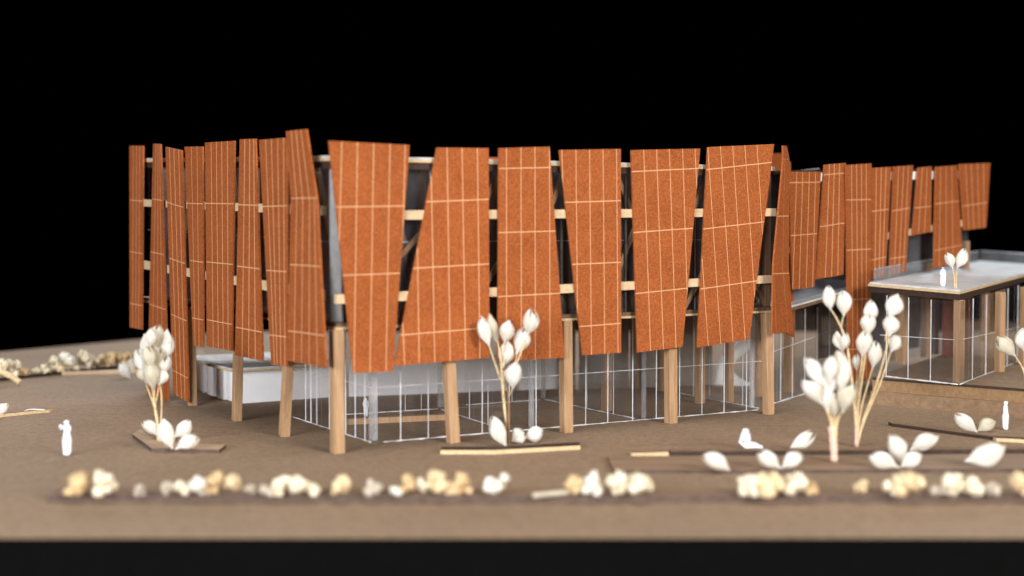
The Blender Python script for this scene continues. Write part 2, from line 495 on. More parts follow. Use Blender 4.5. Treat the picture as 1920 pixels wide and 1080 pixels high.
truss(ti[0], ti[1], 6, nR)
truss(ti[0], ti[4], 5, nL)
# braces and uprights just behind the rails
for p_, q_ in (((1060, 316), (1022, 412)), ((1198, 410), (1152, 520)), ((1318, 512), (1274, 592)), ((1404, 512), (1440, 584)), ((806, 420), (742, 488)), ((946, 476), (904, 542)), ((1150, 316), (1194, 420)), ((760, 560), (742, 612)), ((930, 330), (912, 372)), ((1330, 318), (1296, 400))):
    bar('brace', on_plane(*p_, A - nR * 0.06, nR), on_plane(*q_, A - nR * 0.06, nR), nR, 0.09, 0.13, M['truss'], main)
for x in (838, 1052, 1172, 1316):
    q = on_plane(x, 600, A + nR * 0.03, nR); q.z = 0
    bar('upper_post', q + Z * (SLAB + 0.17), q + Z * (roof_z(q.x, q.y) - 0.25), nR, 0.05, 0.06, M['greycol'], main)
# grey corner column of the upper storey
q = A - (nR + nL).normalized() * 0.1
bar('corner_column', q + Z * (SLAB + 0.17), q + Z * (roof_z(q.x, q.y) - 0.25), (nR + nL).normalized(), 0.34, 0.34, M['greycol'], main, bevel=0.03)
q = inset(B, 0.12)
bar('corner_column', q + Z * (SLAB + 0.17), q + Z * (roof_z(q.x, q.y) - 0.25), nR, 0.24, 0.22, M['darkwood'], main, bevel=0.02)
# posts
def post(px, top, w, nrm, org, parent, mat='wood'):
    b = gp(*px); t = on_plane(top[0], top[1], b, nrm)
    t = b + (t - b) * ((SLAB - 0.004) / t.z)
    return bar('post', b, t, nrm, w, w, M[mat], parent, bevel=0.012)
for px, top, w in [((633, 850), (631, 620), 0.27), ((850, 830.2), (838, 615), 0.265), ((1062, 811), (1060, 600), 0.27), ((1258, 793.5), (1257, 597), 0.27), ((1441, 777), (1437, 590), 0.25)]:
    post(px, top, w, nR, A, main)
for px, top in [((533, 818), (545, 605)), ((444, 789), (448, 598)), ((361, 761), (357, 590))]:
    post(px, top, 0.235, nL, A, main)
# rear posts seen through the glazing
for px in [(1137, 770), (1312, 756), (1366, 754), (1240, 732), (1190, 728), (700, 735), (960, 733), (560, 735)]:
    b = gp(*px)
    bar('post', b, Vector((b.x, b.y, SLAB - 0.004)), nR, 0.23, 0.23, M['wood'], main)
# horizontal rails that carry the screens
def rail(pts, org, nrm, hpx, parent, off=0.19):
    a = on_plane(*pts[0], org + nrm * off, nrm); b = on_plane(*pts[1], org + nrm * off, nrm)
    return bar('rail', a, b, nrm, 0.16, hpx * px_size((a.y + b.y) / 2), M['beam'], parent)
rail(((640, 404), (1452, 398)), A, nR, 16, main)
rail(((629, 561), (1449, 523)), A, nR, 16, main)
rail(((262, 380), (606, 395)), A, nL, 14.5, main)
rail(((262, 495), (606, 553)), A, nL, 16, main)

FR = [
 ([((615,264),(766,272),(735,696),(661,699))], [((639.4,266),(633,500)),((668.5,268),(662,699)),((699,268),(692,699)),((729.5,270),(722,697)),((758,272),(752,500)),((626,388),(756,386)),((638,516),(750,512))]),
 ([((817.5,277),(914.4,278),(916,670.5),(738.3,686))], [((836.5,278),(842.5,676)),((864.6,278),(871,673)),((893.3,278),(898,671)),((807,337),(813.6,684)),((781,470),(784.4,684)),((754,615),(757,686)),((797,378.5),(914,373.8)),((772.7,503),(914.6,494.7)),((749,628),(916,614))]),
 ([((933.6,277.8),(1028.4,275),(1056.6,670.5),(931.6,677))], [((947.7,278),(947.9,675)),((974.8,278),(975.8,675)),((1001,278),(1001.9,675)),((1028.2,276),(1029.4,672)),((932,316),(1029,314)),((932,436),(1039.6,433)),((932,556),(1048.8,549.4))]),
 ([((1046.8,281.5),(1162,279.4),(1162.7,661),(1090.3,665.8))], [((1051.5,281),(1053,330)),((1077.8,281),(1080.5,560)),((1103.3,280),(1107,664)),((1128.6,280),(1132,663)),((1154,280),(1156.7,661)),((1059,379.4),(1162,376.3)),((1073,495.5),(1162,491.6)),((1086,612),(1162,606))]),
 ([((1181.5,281.5),(1310.9,278.6),(1277.8,650),(1193.2,660.6))], [((1204.9,281),(1217.9,659)),((1229,281),(1241.9,656)),((1253,280),(1265.6,653)),((1277.8,280),(1288,600)),((1301,279),(1306,390)),((1186.7,321.6),(1307.8,315.6)),((1188,435.6),(1296,427.8)),((1192,550),(1285.6,540.3))]),
 ([((1325.2,276),(1449.2,270.3),(1402.8,635.9),(1305.2,651.8))], [((1325.5,285),(1349.4,646)),((1348.6,274),(1372.3,643)),((1371.6,273),(1395,640)),((1394.2,272),(1411.9,543)),((1417,271),(1427,430)),((1313,470),(1326,650)),((1326,317.7),(1444.5,304.6)),((1319.5,429),(1431.5,415.8)),((1311.7,541.6),(1417,526.5))]),
]
tl = [(1.5, 1), (-0.5, -1.5), (0.8, 1), (-1, 0.5), (0.6, -1), (-1.2, 1.5)]
for (bd, ln), (ti_, yw) in zip(FR, tl):
    panel(main, A, nR, 0.285, [(bd[0], ln)], ti_, yw)
FLP = [
 ([((245.5,273.4),(271,273.4),(268.5,618),(246,613.5))], [((252.4,273),(251.6,615)),((258.9,273),(257.3,616)),((264.8,273),(262.6,617)),((245,375),(274,377.5)),((245,471.5),(274,476)),((245,568),(272,574))], 0.285),
 ([((290,269.3),(303.7,270.6),(319,757),(279,742))], [((295.5,270),(287,750)),((299,270),(298,750)),((302.2,270),(308.5,755)),((288,373),(308,376)),((284,471.5),(312,478)),((281.5,569.5),(314,580.6)),((280,668),(317,684))], 0.285),
 ([((313.3,275.7),(343.4,282.2),(356.6,754.8),(327.6,738))], [((320.5,277),(335,742)),((329,279),(343,747)),((338,281),(350,751)),((317,379.5),(346.5,388.5)),((321,484),(351.7,494.8)),((324.2,589),(353.5,601.9)),((327.6,694),(355.3,708.7))], 0.30),
 ([((348.9,275.2),(382.8,274.7),(383.9,650.6),(365.2,647))], [((361.8,275),(369,648)),((372.4,275),(376.5,649)),((354.3,381),(382.8,382.3)),((360,488.3),(383,491.7)),((363.4,596),(384,599.8))], 0.285),
 ([((387.5,267.4),(442.5,264),(437.3,657.6),(391,648.5))], [((398.9,267),(402.8,651)),((408.7,266.5),(412.4,653)),((418.9,266),(421.7,655)),((429.5,265),(431,657)),((389.3,381.3),(441.7,382)),((391,491),(437.8,495.4)),((391.6,599.3),(436.5,607.8))], 0.285),
 ([((452.8,261.5),(481.9,260.4),(495.6,677),(443.7,666))], [((462.4,261),(457,669)),((471.5,261),(469.5,672)),((479,261),(482,674)),((450.7,383.9),(485.7,384.9)),((448,499),(488.3,503.9)),((446,613.5),(493.5,622.6))], 0.285),
 ([((489.1,262.3),(541.5,258.1),(540,686.6),(511.7,683.5))], [((501.3,261.5),(518,684)),((512.2,261),(523,685)),((524,260),(530,686)),((535,259),(537.5,686)),((494.8,387),(537.6,386)),((502,506.7),(536,509)),((509,627.8),(535,630.9))], 0.285),
]
for i, (bd, ln, off) in enumerate(FLP):
    panel(main, A, nL, off, [(bd[0], ln)], (-1, 1, 2, -0.5, 0.5, -1, 1)[i], (1, -2, 3, -1, 1, 2, -1)[i], gap=0.028, gv=0.055)
panel(main, A, nL, 0.42, [
    (((539.7,246),(577.3,242.3),(597,372),(548.7,373)), [((549,245),(559.7,375)),((558.5,244),(571.3,375)),((567.5,243),(584,375)),((548,372.2),(598,371.2))]),
    (((548.7,373),(597,372),(614.6,688.7),(542.3,675.8)), [((559.7,375),(554.5,678)),((571.3,375),(568.7,681)),((584,375),(583,684)),((593,375),(598.5,686)),((548,496),(603,499.4)),((543.6,620),(612,629))])], gap=0.028, gv=0.05)
# turned screens at the right-hand corner
a58 = math.radians(57)
nC = Vector((math.sin(a58), -math.cos(a58), 0))
panel(main, B + nC * 0.1, nC, 0.30, [
    (((1465.3,273),(1472.3,273.4),(1477,298),(1466,298)), []),
    (((1466,298),(1477,298),(1476,500),(1447,500)), [((1468.5,298),(1464.5,500)),((1440,297.6),(1490,297.6)),((1440,405.4),(1490,404.8))]),
    (((1447,500),(1476,500),(1484.3,621.8),(1445,625.7)), [((1464.5,500),(1475,622)),((1447.6,500),(1452.5,625)),((1440,513.4),(1490,511.5))])])
panel(main, B + uR * 0.15 - nR * 0.9, nC, 0.0, [(((1476,300),(1480,304),(1487,632),(1464,621)), [((1474,420),(1490,420)),((1470,520),(1490,522))])])
# screens of the rear side whose tops show above the roof
rearn = Vector((-(Rr - RL).y, (Rr - RL).x, 0)).normalized()
if rearn.y < 0: rearn = -rearn
for x0, x1, yt in ((783, 815, 295.5), (905, 940, 294.5), (1140, 1190, 306)):
    panel(main, Rr, rearn, 0.2, [(((x0, yt), (x1, yt + 1), (x1 + 1, 520), (x0 - 2, 520)), [])], plain=True)
panel(main, Rr - uR * 1.0, nC, 0.0, [(((1444,287.5),(1467,287.5),(1470,500),(1446,500)), [])], plain=True)

# ground-floor glazing
GA, GB, GC = gp(550, 782), gp(701, 831), gp(1432, 768)
def glaze(a, b, verts_px, hpts, nrm, parent, top=None, mat='glass', wline=0.016):
    top = top if top is not None else SLAB - 0.004
    d = (b - a).normalized()
    s = wall('glass_wall', a + d * 0.03, b - d * 0.03, 0.004, top, 0.004, top, 0.05, M[mat], parent)
    for x in verts_px:
        q = on_plane(x, 780, a + nrm * 0.04, nrm); q = Vector((q.x, q.y, 0))
        bar('etched_line', q + Z * 0.01, q + Z * (top - 0.02), nrm, 0.022, wline, M['etch'], s)
    if hpts:
        p = [on_plane(x, y, a + nrm * 0.060, nrm) for x, y in hpts]
        bar('etched_line', p[0], p[1], nrm, 0.010, 0.0095, M['etch'], s)
    # uneven bead of glue along the foot
    v, f = [], []
    n = max(4, int((b - a).length / 0.16))
    P = [a.lerp(b, 0.02 + 0.96 * i / n) + nrm * (0.035 + random.uniform(-.012, .012)) + Z * 0.015 for i in range(n + 1)]
    tube(v, f, P, [random.uniform(0.006, 0.024) for _ in P], 6)
    mesh_obj('glue_bead', v, f, M['glue'], s, smooth=True)
    return s
def nrm_of(a, b):
    d = (b - a).normalized(); n = Vector((d.y, -d.x, 0))
    return n if n.y < 0 else -n
glaze(GB, GC, [751,803,853,904,955,1005,1052,1098,1139.5,1186,1230.5,1274,1316,1357.5,1399.5], ((704,727),(1428,677)), nrm_of(GB, GC), main)
glaze(GA, GB, [573,583,594,617.5,648,666,684], ((553,691),(698,727)), nrm_of(GA, GB), main)
for p0, p1, xs in [((945, 806), (826, 767), [850, 880, 915]), ((1195, 786), (1020, 749), [1060, 1100, 1150]), ((1428, 767), (1272, 737), [1300, 1330, 1392]), ((645, 778), (824, 767), [700, 760, 790]), ((870, 760), (1015, 750), [905, 960])]:
    a, b = gp(*p0), gp(*p1)
    n = nrm_of(a, b)
    glaze(a, b, xs, None, n, main, wline=0.013)
for px, w in [((703, 827), 0.21), ((1211, 786), 0.11), ((1000, 801), 0.13), ((1414, 765), 0.13), ((829, 764), 0.16), ((1022, 747), 0.12)]:
    b = gp(*px) - nR * 0.10
    b.z = 0.004
    bar('acrylic_post', b, Vector((b.x, b.y, SLAB - 0.005)), nR, 0.08, w, M['frost'], main)

# white core block with ribbed end, low platform slab above it
k0, k1, k2 = gp(371, 730), gp(447, 757), gp(628, 744)
k3 = k0 + (k2 - k1)
blk = thing('core_block', (k1.x, k1.y, 0), 'white foam-board block with ribbed end under the left part of the building', 'block')
prism('block_body', [k0, k1, k2, k3], 0, 1.02, M['white'], blk)
nk = nrm_of(k0, k1)
if nk.x > 0: nk = -nk
for t0, t1 in ((0.02, 0.24), (0.34, 0.5), (0.57, 0.74)):
    a, b = k0.lerp(k1, t0), k0.lerp(k1, t1)
    bar('rib', a + nk * 0.06 + Z * 0.5, b + nk * 0.06 + Z * 0.5, nk, 0.11, 0.98, M['white'], blk)
pl = [k0 + (k0 - k2).normalized() * 0.25 + nk * 0.35, k1 + nk * 0.35 + nrm_of(k1, k2) * 0.35, k2 + nrm_of(k1, k2) * 0.35, k3]
slab = thing('platform_slab', (k1.x, k1.y, 1.03), 'thin acrylic slab with painted grey sheen and pale edge lying on the white block', 'slab')
prism('slab_edge', pl, 1.025, 1.075, M['edge'], slab)
prism('slab_sheet', [p + (k1 + k3 - p * 2).normalized() * 0.02 for p in pl], 1.078, 1.13, M['sheengrey'], slab)
wall('glass_wall', pl[0] + nk * -0.15, pl[1] - nk * 0.15, 1.135, SLAB - 0.01, 1.135, SLAB - 0.01, 0.05, M['glass'], slab)

# pale low wall deep inside the hall
w0_, w1_ = gp(655, 744), gp(1075, 728)
tag(bar('low_wall', w0_ + Z * 0.62, w1_ + Z * 0.62, nrm_of(w0_, w1_), 0.14, 1.22, M['white'], origin=(w0_ + w1_) / 2), 'long pale low wall standing deep behind the ground-floor glazing', 'wall')

bx = [(1045, 1078), (1086, 1140), (1148, 1178), (1190, 1246), (1254, 1300), (1306, 1334)]
rw = [gp(1040, 731), gp(1340, 722)]
for x0, x1 in bx:
    n_ = nrm_of(*rw)
    p_, q_ = [on_plane(x, 728, rw[0], n_) for x in (x0, x1)]
    p_.z = q_.z = 0
    wall('back_board', p_, q_, 0.004, SLAB - 0.01, 0.004, SLAB - 0.01, 0.1, M['backboard'], main)

# bench inside the glazing
b0, b1 = gp(650, 796), gp(840, 787)
tag(bar('bench', b0 + Z * 0.085, b1 + Z * 0.085, nrm_of(b0, b1), 0.25, 0.165, M['wood'], origin=(b0 + b1) / 2, bevel=0.01), 'low timber bench on the floor behind the glazing near the corner post', 'bench')

# flared white stair core
st = thing('flared_column', gp(1380, 722), 'white flared sculptural column behind the glazing at the right end', 'column')
Ys = gp(1380, 720).y
secs = [(1336, 1424, 723), (1337, 1405, 718), (1338, 1386, 708), (1341, 1374, 696), (1344, 1374, 686), (1350, 1382, 674), (1360, 1398, 662), (1372, 1412, 650), (1386, 1424, 636), (1400, 1434, 620), (1412, 1444, 604)]
v, f = [], []
SEG = 28
for i, (x0, x1, y) in enumerate(secs):
    a, b = at_y(x0, y, Ys), at_y(x1, y, Ys); c = (a + b) / 2; r = (b - a).length / 2
    if i == 0: c.z = 0.003
    for k in range(SEG):
        t = 2 * math.pi * k / SEG
        v.append(c + Vector((math.cos(t) * r, math.sin(t) * r * 0.75, 0)))
for i in range(len(secs) - 1):
    for k in range(SEG):
        k2_ = (k + 1) % SEG
        f.append((i * SEG + k, i * SEG + k2_, (i + 1) * SEG + k2_, (i + 1) * SEG + k))
f.append(tuple(range((len(secs) - 1) * SEG, len(secs) * SEG)))
mesh_obj('shaft', v, f, M['white'], st, smooth=True)

# ------------------------------------------------------------------ rear wing
wing = thing('rear_wing', (W0.x, W0.y, 0), 'smaller rear wing with narrower terracotta card screens and a painted highlight on the roof edge', 'building')
W0g = Vector((W0.x, W0.y, 0)); W1g = Vector((W1.x, W1.y, 0))
WP = [
 (((1476,322),(1537,322),(1524,537.8),(1483.8,543)), [((1491.6,323),(1484,530)),((1502.8,323),(1496,541)),((1515,323),(1509,540)),((1526.8,322),(1521,539)),((1476,342.5),(1537,341.5)),((1477,442),(1523,438.4))]),
 (((1543.7,309),(1583.5,305.6),(1578.9,515),(1528,523.8)), [((1552.8,308),(1545,520)),((1562,307),(1556.7,519)),((1571.8,307),(1568.4,517)),((1543.7,327.7),(1581.5,324.6)),((1538.5,424.6),(1579.4,418.3))]),
 (((1584,309.5),(1631.5,306.4),(1630,715),(1588,715)), [((1594,308),(1597,712)),((1603.6,308),(1606,712)),((1612.7,308),(1614,712)),((1621.8,307),(1622,712)),((1584,375),(1631,374)),((1586,469),(1630,467)),((1586,562),(1630,560)),((1586,655),(1630,653))]),
 (((1631.8,315),(1669,312.9),(1657.5,520),(1631.6,521.7)), [((1641,314),(1638,520)),((1650,314),(1646,520)),((1659,313),(1652,520)),((1629.6,396.7),(1663.5,392.3)),((1630.4,487.9),(1658,482))]),
 (((1673.4,312.6),(1709.8,310),(1695.5,508.7),(1665.6,517.8)), [((1682.5,312),(1674,515)),((1692,311),(1683,512)),((1701,311),(1691,510)),((1671.3,395.4),(1704,390)),((1667.4,485),(1696,481))]),
 (((1719.5,314.7),(1744.7,312),(1743,434.5),(1708.5,441.5)), [((1727,314),(1719.5,439)),((1736.4,313),(1731,437)),((1711.7,390),(1743.4,386.8))]),
 (((1752.6,312.9),(1791.9,310),(1802.8,490),(1748.6,503.5)), [((1761,312),(1758.5,500)),((1771.6,311.5),(1771.6,496)),((1782,311),(1784.6,491)),((1750,382.4),(1793.7,377.2)),((1753.3,469),(1802.8,459.2))]),
 (((1796.3,308),(1854.4,305.6),(1847,426.7),(1804.9,431.9)), [((1808,307),(1814.5,431)),((1818.4,307),(1823.6,430)),((1830,306),(1834,429)),((1841.9,306),(1842.4,427)),((1800.7,387),(1848.4,379.8))]),
]
for i, (c, ln) in enumerate(WP):
    panel(wing, W0, nW, 0.30 + (0.07 if i == 2 else 0), [(c, ln)], (1, -1, 0, 1, -1, 0.5, -0.5, 1)[i], (2, -1, 1, -2, 1, 0, 2, -1)[i], gap=0.029, gv=0.042)
rail(((1470, 470), (1632, 447)), W0, nW, 12, wing)
rail(((1634, 447), (1830, 414)), W0, nW, 12, wing)
a, b = on_plane(1490, 333, W0 + nW * .18, nW), on_plane(1826, 327, W0 + nW * .18, nW)
bar('roof_edge', a, b, nW, 0.12, 15 * px_size(47), M['white'], wing)  # white colour stands in for light caught by an acrylic edge
def wg(px): q = on_plane(px, 436, W0 - nW * 0.1, nW); return Vector((q.x, q.y, 0))
wq = [wg(1490), wg(1828), wg(1828) - nW * 6, wg(1490) - nW * 6]
zt0, zt1 = a.z, b.z
prism('roof', [q + Z * z for q, z in zip(wq, (zt0, zt1, zt1, zt0))], 0.15, 0.25, M['burnt'], wing)
s0 = on_plane(1482, 571, W0, nW).z; s1 = on_plane(1575, 545, W0, nW); s1 = s1.z
def wing_floor(px): return s0 + (s1 - s0) * ((wg(px) - wg(1482)).length / (wg(1575) - wg(1482)).length)
wmid = wg(1632)
fz_ = [q + Z * z for q, z in zip([wg(1470) + nW * .25, wg(1640) + nW * .25, wg(1640) - nW * 5, wg(1470) - nW * 5], (s0 - .03, wing_floor(1640), wing_floor(1640), s0 - .03))]
fw = prism('raised_floor', fz_, -0.16, -0.06, M['darkwood'], wing)
prism('floor_sheet', fz_, -0.057, 0.0, M['sheengrey'], fw)
for x0, x1 in ((1492, 1640), (1644, 1826)):
    z0a = wing_floor(x0) + .01 if x0 < 1600 else 0.9; z0b = wing_floor(x1) + .01 if x0 < 1600 else 0.9
    wall('upper_glazing', wg(x0) - nW * .25, wg(x1) - nW * .25, z0a, zt0 + .14, z0b, zt1 + .14, 0.05, M['glassdark'], wing)
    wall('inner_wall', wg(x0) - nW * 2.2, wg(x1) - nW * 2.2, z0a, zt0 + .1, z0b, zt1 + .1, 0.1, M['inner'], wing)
g0, g1 = gp(1446, 758), gp(1600, 712)
gs = wall('glass_wall', g0, g1, 0.004, s0 - 0.21, 0.004, wing_floor(1600) - .21, 0.05, M['glass'], wing)
ng = nrm_of(g0, g1)
for x in (1450, 1464, 1486, 1509, 1532, 1555, 1578):
    q = on_plane(x, 700, g0 + ng * 0.035, ng); q.z = 0
    bar('etched_line', q + Z * 0.01, q + Z * (s0 - 0.25), ng, 0.016, 0.015, M['etch'], gs)
p0, p1 = on_plane(1448, 660, g0 + ng * .055, ng), on_plane(1590, 609, g0 + ng * .055, ng)
bar('etched_line', p0, p1, ng, 0.012, 0.013, M['etch'], gs)
v, f = [], []
P = [g0.lerp(g1, i / 24) + ng * (0.03 + random.uniform(-.02, .02)) + Z * 0.02 for i in range(25)]
tube(v, f, P, [random.uniform(0.01, 0.035) for _ in P], 6)
mesh_obj('glue_bead', v, f, M['glue'], gs, smooth=True)
for x, zt in ((1500, s0 - .2), (1560, wing_floor(1560) - .2), (1697, 3.6), (1755, 4.2), (1826, 4.95)):
    q = wg(x) - nW * (1.6 if x < 1600 else 0.35)
    bar('post', q + Z * (0.005 if x < 1640 else 0.825), q + Z * zt, nW, 0.26, 0.26, M['wood'], wing)

# ------------------------------------------------------------------ stepped platform and pavilion
t0 = gp(1634, 757); t1 = gp(1810, 773)
td = (t1 - t0).normalized()
tb = Vector((math.cos(math.radians(60)), math.sin(math.radians(60)), 0))
TH = 0.82
ter = thing('stepped_platform', ((t0.x + 3), t0.y, 0), 'tan two-layer fibreboard platform with burnt top edge under the glass pavilion', 'platform')
def tq(o, back=13.0, l=9.0):
    n = nrm_of(t0, t1)
    a = t0 - n * o; b = t0 + td * l - n * o
    return [a, b, b + tb * back, a + tb * back]
prism('lower_layer', tq(-0.06), 0, 0.40, M['lowtan'], ter)
prism('upper_layer', tq(0.05), 0.403, 0.74, M['tan_board'], ter)
prism('top_layer', tq(0.03), 0.743, TH, [M['ground'], M['burnt']], ter, 0, 1)

pc = gp(1797, 717, TH)
pv = thing('glass_pavilion', pc, 'clear acrylic pavilion with wooden posts and flat walkable roof at the right edge', 'pavilion')
rc, rl, rr = at_y(1800, 546, pc.y - 0.25), at_y(1629, 531, 43.9), at_y(1920, 514, 49.2)
ext = (rr - rc) * 1.62
rp = [rl, rc, rc + ext, rl + ext]
dk = prism('roof_deck', rp, -0.27, -0.09, M['burnt'], pv)
cen = sum(rp, Vector()) / 4
prism('deck_edge', [p + (p - cen).normalized() * 0.05 for p in rp], -0.087, -0.02, M['edge'], dk)
prism('deck_sheet', [p - (p - cen).normalized() * 0.05 for p in rp], -0.017, 0.03, M['sheengrey'], dk)
def parapet(a, b, h):
    e = (b - a).normalized() * 0.1
    a, b = a - (a - cen).normalized() * 0.3 + e, b - (b - cen).normalized() * 0.3 - e
    v0 = Vector((a.x, a.y, 0)); v1 = Vector((b.x, b.y, 0))
    s = wall('parapet', v0, v1, a.z + 0.035, a.z + h, b.z + 0.035, b.z + h, 0.05, M['hazy'], pv)
    bar('parapet_edge', v0 + Z * (a.z + h + 0.012), v1 + Z * (b.z + h + 0.012), nR, 0.05, 0.02, M['frost'], s)
parapet(rp[0], rp[3], 0.42); parapet(rp[3], rp[2], 0.42)
top_c = rc.z - 0.275
# posts
def pv_post(px, py, w=0.24):
    q = gp(px, py, TH + 0.004)
    # roof height over the post
    zz = plane3(rc, rl, rr)(q.x, q.y) - 0.275
    bar('post', q, Vector((q.x, q.y, zz)), nR, w, w, M['wood'], pv, bevel=0.012)
for px in ((1797, 717), (1874, 697), (1693, 683), (1752, 664), (1920, 684), (1846, 640), (1700, 700)):
    if px != (1700, 700): pv_post(*px)
gl0, gl1 = gp(1655, 706, TH), gp(1797, 722, TH)
gr1 = gp(1797, 722, TH) + (rr - rc).normalized() * 9
roofp = plane3(rc, rl, rr)
def pglaze(a, b, xs, hz):
    a = Vector((a.x, a.y, 0)); b = Vector((b.x, b.y, 0))
    n = nrm_of(a, b); d = (b - a).normalized()
    s = wall('glass_wall', a + d * .03, b - d * .03, TH + .004, roofp(a.x, a.y) - .275, TH + .004, roofp(b.x, b.y) - .275, 0.05, M['glass'], pv)
    for x in xs:
        q = on_plane(x, 650, a + n * .035, n); q.z = 0
        bar('etched_line', q + Z * (TH + .01), q + Z * (roofp(q.x, q.y) - .29), n, 0.016, 0.015, M['etch'], s)
    q0, q1 = on_plane(*hz[0], a + n * .055, n), on_plane(*hz[1], a + n * .055, n)
    bar('etched_line', q0, q1, n, 0.012, 0.013, M['etch'], s)
    v, f = [], []
    P = [a.lerp(b, i / 20) + n * (0.03 + random.uniform(-.02, .02)) + Z * (TH + .02) for i in range(21)]
    tube(v, f, P, [random.uniform(0.01, 0.03) for _ in P], 6)
    mesh_obj('glue_bead', v, f, M['glue'], s, smooth=True)
pglaze(gl0, gl1, (1662, 1703, 1745), ((1650, 628), (1790, 637)))
pglaze(gl1, gr1, (1824, 1849, 1889, 1908), ((1806, 636), (1918, 612)))
# terracotta board deep inside the pavilion, its shade painted into the colour
q0, q1 = at_y(1768, 600, 49.5), at_y(1822, 600, 51.0)
qd = (q1 - q0).normalized()
v0 = Vector((q0.x, q0.y, 0)); v1 = Vector((q1.x, q1.y, 0))
wall('screen_panel', v0, v1, TH + 0.005, roofp(v0.x, v0.y) - .28, TH + .005, roofp(v1.x, v1.y) - .28, 0.06, M['shadedcard'], pv)

# ------------------------------------------------------------------ kerbs and strips on the board
def strip(name, label, cat, pxs, depth, h, top, side, group=None, back=None, base=0.0):
    """low board strip along ground pixels of its front foot."""
    P = [gp(x, y, base) for x, y in pxs]
    bk = back if back is not None else Vector((0, 1, 0))
    ring = P + [p + bk * depth for p in P[::-1]]
    n = len(ring)
    v = [p + Z * 0.002 for p in ring] + [p + Z * h for p in ring]
    f = [tuple(range(n))[::-1], tuple(range(n, 2 * n))] + [(i, (i + 1) % n, n + (i + 1) % n, n + i) for i in range(n)]
    o = mesh_obj(name, v, f, [M[top], M[side]], None, [1, 0] + [1] * n, origin=sum(P, Vector()) / len(P))
    fix_normals(o)
    return tag(o, label, cat, group)
strip('kerb_strip', 'long blurred board strip along the front edge carrying the moss clumps', 'strip', [(88, 942), (1000, 944), (2010, 943)], 0.62, 0.17, 'brown_top', 'kerbside')
strip('kerb_strip', 'bent kerb with pale front edge at the foot of the middle plant', 'kerb', [(826, 852), (928, 852), (1088, 843)], 0.55, 0.10, 'burnt', 'edge')
strip('kerb_strip', 'short pale-edged kerb piece left of the seated figure', 'kerb', [(1184, 857), (1254, 855)], 0.35, 0.09, 'brown_top', 'edge')
strip('kerb_strip', 'long dark-edged kerb behind the fallen buds at the right', 'kerb', [(1257, 855), (1560, 853), (1990, 850)], 0.40, 0.11, 'brown_top', 'burnt')
strip('kerb_strip', 'low dark-edged board bed under the fallen buds at the right', 'bed', [(1150, 888), (1500, 888), (2010, 885)], 1.9, 0.085, 'bedtop', 'kerbside')
strip('kerb_strip', 'angled kerb with burnt front edge under the left plant', 'kerb', [(248, 820), (284, 847), (411, 850)], 0.8, 0.09, 'bedpale', 'kerbside')
strip('kerb_strip', 'dark kerb lying in front of the stepped platform', 'kerb', [(1672, 800), (1866, 826)], 0.35, 0.09, 'brown_top', 'burnt')
strip('kerb_strip', 'pale-edged kerb piece at the right edge below the standing figure', 'kerb', [(1868, 828), (1990, 834)], 0.35, 0.09, 'burnt', 'edge')
strip('kerb_strip', 'dark thin kerb under the row of moss at the back left', 'kerb', [(-20, 717), (120, 701), (262, 687)], 0.5, 0.10, 'kerbside', 'burnt')
strip('wood_stick', 'pale straight wooden stick lying on the board at the back left', 'stick', [(116, 704), (262, 700)], 0.3, 0.12, 'beam', 'beam')
strip('wood_stick', 'thin brown stick lying on the board at the left edge', 'stick', [(-30, 786), (94, 773)], 0.28, 0.09, 'brown_top', 'stem')

# ------------------------------------------------------------------ dried plants
def bud_mesh(b, t, w, flat=0.72, ribs=9, seed=0, open_=0.34):
    rnd = random.Random(seed)
    d = (t - b); L = d.length; d.normalize()
    view = Vector((0, -1, 0))
    a = d.cross(view)
    if a.length < 1e-3: a = Vector((1, 0, 0))
    a.normalize(); c = d.cross(a).normalize() if False else d.cross(a).normalized()
    v, f = [], []
    tw = rnd.uniform(-0.4, 0.4); bend = rnd.uniform(-0.08, 0.08) * L; ph = rnd.uniform(0, 6)
    pk = rnd.uniform(0.98, 1.22)
    K, S = PK, PS
    for pi in range(NP):
        fi = ph + pi * 2 * math.pi / NP + rnd.uniform(-.25, .25)
        lay = 1.0 + 0.07 * (pi % 2) + rnd.uniform(-.02, .03)
        ln = rnd.uniform(0.88, 1.04); wide = rnd.uniform(0.95, 1.25); out = rnd.uniform(0.0, open_)
        base = len(v)
        for i in range(K + 1):
            s = i / K
            r = (math.sin(math.pi * (0.015 + 0.97 * s) ** pk)) ** (0.95 if s < 0.5 else 0.66)
            r = max(r, 0.14 * (1 - s)) * w / 2
            arc = wide * (math.sin(math.pi * (0.02 + 0.965 * s) ** 0.9)) ** 0.55
            ctr = b + d * (L * s * ln) + a * (bend * math.sin(math.pi * s))
            for k in range(S + 1):
                t = k / S * 2 - 1
                th = fi + tw * s + t * arc
                rib = 1 + 0.035 * math.cos(t * 17) * math.sin(math.pi * s) + out * s ** 2 * 0.5 * (0.4 + t * t) - 0.05 * math.exp(-(t * 7) ** 2)
                nz = 1 + 0.07 * noise.noise(Vector((math.cos(th) * 2.5 + seed, math.sin(th) * 2.5 + pi, s * 4)))
                jag = 0.018 * L * noise.noise(Vector((t * 4 + seed, pi * 3.1, s * 9))) * s
                v.append(ctr + (a * math.cos(th) + c * (math.sin(th) * flat)) * (r * lay * rib * nz) + d * jag)
        for i in range(K):
            for k in range(S):
                q0 = base + i * (S + 1) + k
                f.append((q0, q0 + 1, q0 + S + 2, q0 + S + 1))
    # calyx closing the foot of the bud
    tube(v, f, [b - d * (0.04 * L), b + d * (0.10 * L)], [w * 0.05, w * 0.10], 8)
    return v, f
NP, PK, PS = 4, 14, 12
